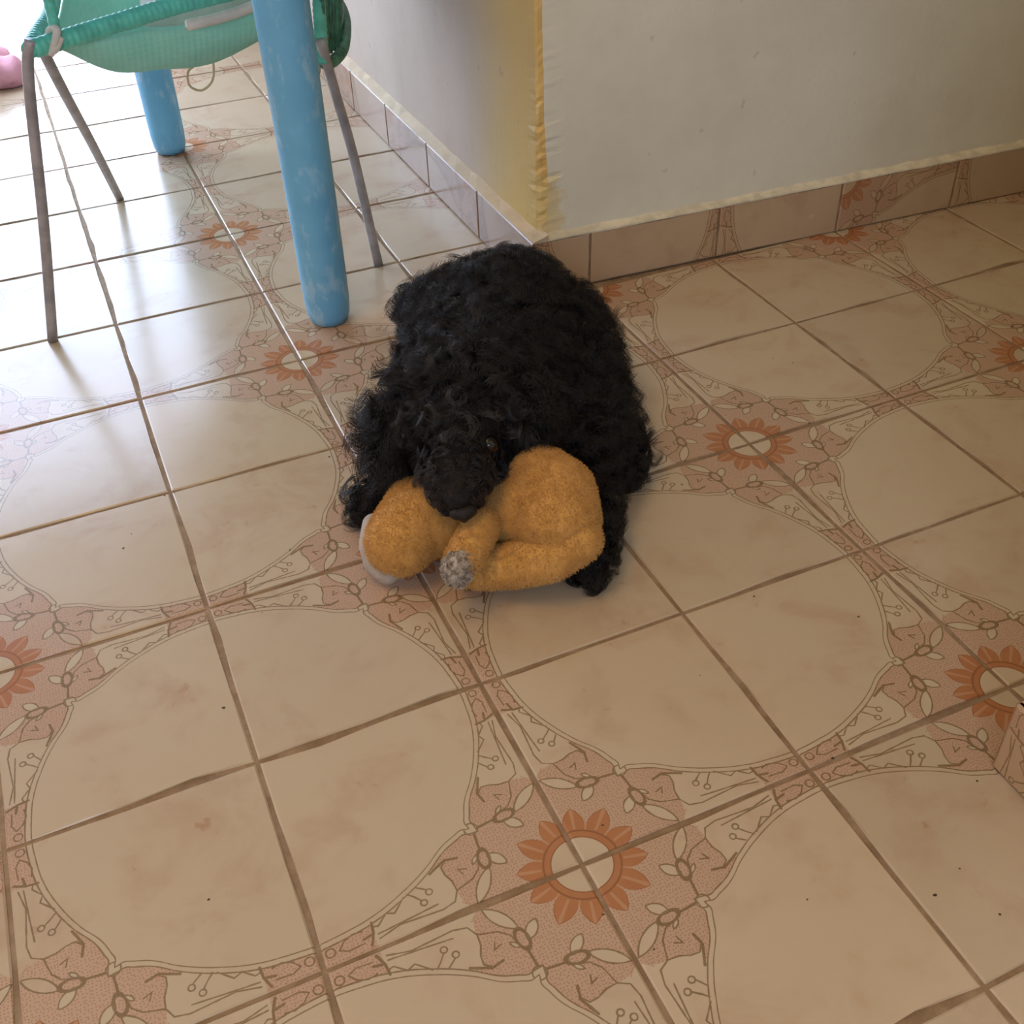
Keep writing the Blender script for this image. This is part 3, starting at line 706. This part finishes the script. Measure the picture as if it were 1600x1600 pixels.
# ------------------------------------------------------------------ the plush toy under its chin
t = NT('mustard_plush'); v = t.pos()
n = t.noise(v, 60, 3)[0]; c = t.mix(t.step(n, 0.35, 0.65), (0.56, 0.295, 0.07), (0.66, 0.365, 0.10))
hi = t.n('ShaderNodeHairInfo'); c = t.mix(t.math('MULTIPLY', t.math('GREATER_THAN', hi.outputs['Random'], 0.93), 0.6), c, (0.22, 0.11, 0.03))
M_PLUSH = t.done(t.bsdf(c, 0.85, 0.15, **{'Sheen Weight': 0.25}))
t = NT('worn_grey_plush'); v = t.pos(); n = t.noise(v, 190, 4, 0.7)[0]
M_PAD = t.done(t.bsdf(t.mix(t.step(n, 0.38, 0.62), (0.24, 0.19, 0.14), (0.56, 0.49, 0.41)), 0.9, 0.15))
M_LINING = simple('pale_grey_plush', (0.44, 0.38, 0.33), 0.9, 0.15, 0.1, 60, 0.3, 300)
toy = empty('plush_toy', (0.26, -0.07, 0), 'mustard yellow plush toy with a worn grey paw under the puppy\'s chin', 'plush toy')
PL = [
 blob('body', [[(.3272, -.0748, .0720, .0410), (.3184, -.1014, .0660, .0410), (.3246, -.0547, .0780, .0340)], [(.3184, -.10, .0640, .0400), (.3008, -.0722, .0600, .0360), (.2802, -.0449, .0450, .0290)]], .004, M_PLUSH, toy, 6),
 blob('head', [[(.2056, -.0252, .0480, .0360), (.1824, -.0393, .0430, .0340), (.2117, .0045, .0460, .0270)], [(.2056, -.0252, .0480, .0360), (.2251, -.0378, .0420, .0270), (.2571, -.0385, .0360, .0240), (.2805, -.0447, .0400, .0260)]], .004, M_PLUSH, toy, 6),
 blob('arm', [[(.2450, -.0872, .0700, .0165), (.2294, -.1016, .0660, .0170), (.2177, -.1110, .0610, .0165)], [(.2450, -.0872, .0700, .0165), (.2620, -.0600, .0560, .0200)]], .003, M_PLUSH, toy, 4),
 blob('leg', [[(.3254, -.1274, .0600, .0240), (.3001, -.1257, .0480, .0235), (.2701, -.1100, .0360, .0220), (.2416, -.0956, .0290, .0185), (.2325, -.0905, .0260, .0150)]], .0035, M_PLUSH, toy, 5)]
pad = blob('paw_pad', [[(.2170, -.1125, .0650, .0125), (.2121, -.1160, .0610, .0145), (.2102, -.1185, .0560, .0125)]], .0025, M_PAD, toy, 4)
lin = blob('ear_lining', [[(.1651, -.0459, .0150, .0130), (.1579, -.0342, .0190, .0130), (.1591, -.0191, .0310, .0130), (.1677, -.0052, .0430, .0120)]], .003, M_LINING, toy, 4)
pad['label'] = 'worn grey paw pad'; lin['label'] = 'pale grey lining'
for o, k in zip(PL, (22000, 17000, 6000, 8000)):
    P, N = surface_samples(o.data, k, toy.location); q = P[:, 2] > 0.002; P, N = P[q], N[q]
    hair('pile', P, N, rng.uniform(.0018, .0040, len(P)), rng.normal(0, .3, P.shape), toy, M_PLUSH, 4, 0, 0, 0.6, .00026, .00012, 0.5, 0.35)
P, N = surface_samples(pad.data, 2500, toy.location)
hair('pile', P, N, rng.uniform(.002, .004, len(P)), rng.normal(0, .3, P.shape), toy, M_PAD, 4, 220, 0.001, 0.6, .0003, .00012, 0.6, 0.3)

# ------------------------------------------------------------------ crumbs and specks of dirt on the tiles
V, F = [], []
spots = [(0.33+rng.normal(0, .16), -.52+rng.normal(0, .10)) for _ in range(16)]+[(rng.uniform(-.1, .9), rng.uniform(-.6, .35)) for _ in range(26)]
for x, y in spots:
    r = rng.uniform(.0007, .0014); a = rng.uniform(0, 6.28); k = len(V)
    for q in range(6): V.append((x+r*(1.6 if q % 3 == 0 else 1)*math.cos(a+q*1.047), y+r*math.sin(a+q*1.047), .0002))
    V.append((x, y, .0002+r*.6)); F += [(k+q, k+(q+1) % 6, k+6) for q in range(6)]
tag(link('crumbs', from_py('crumbs', V, F), simple('dark_dirt', (.08, .045, .025), .9)), 'dark crumbs and specks of dirt scattered over the floor tiles', 'crumbs', kind='stuff')
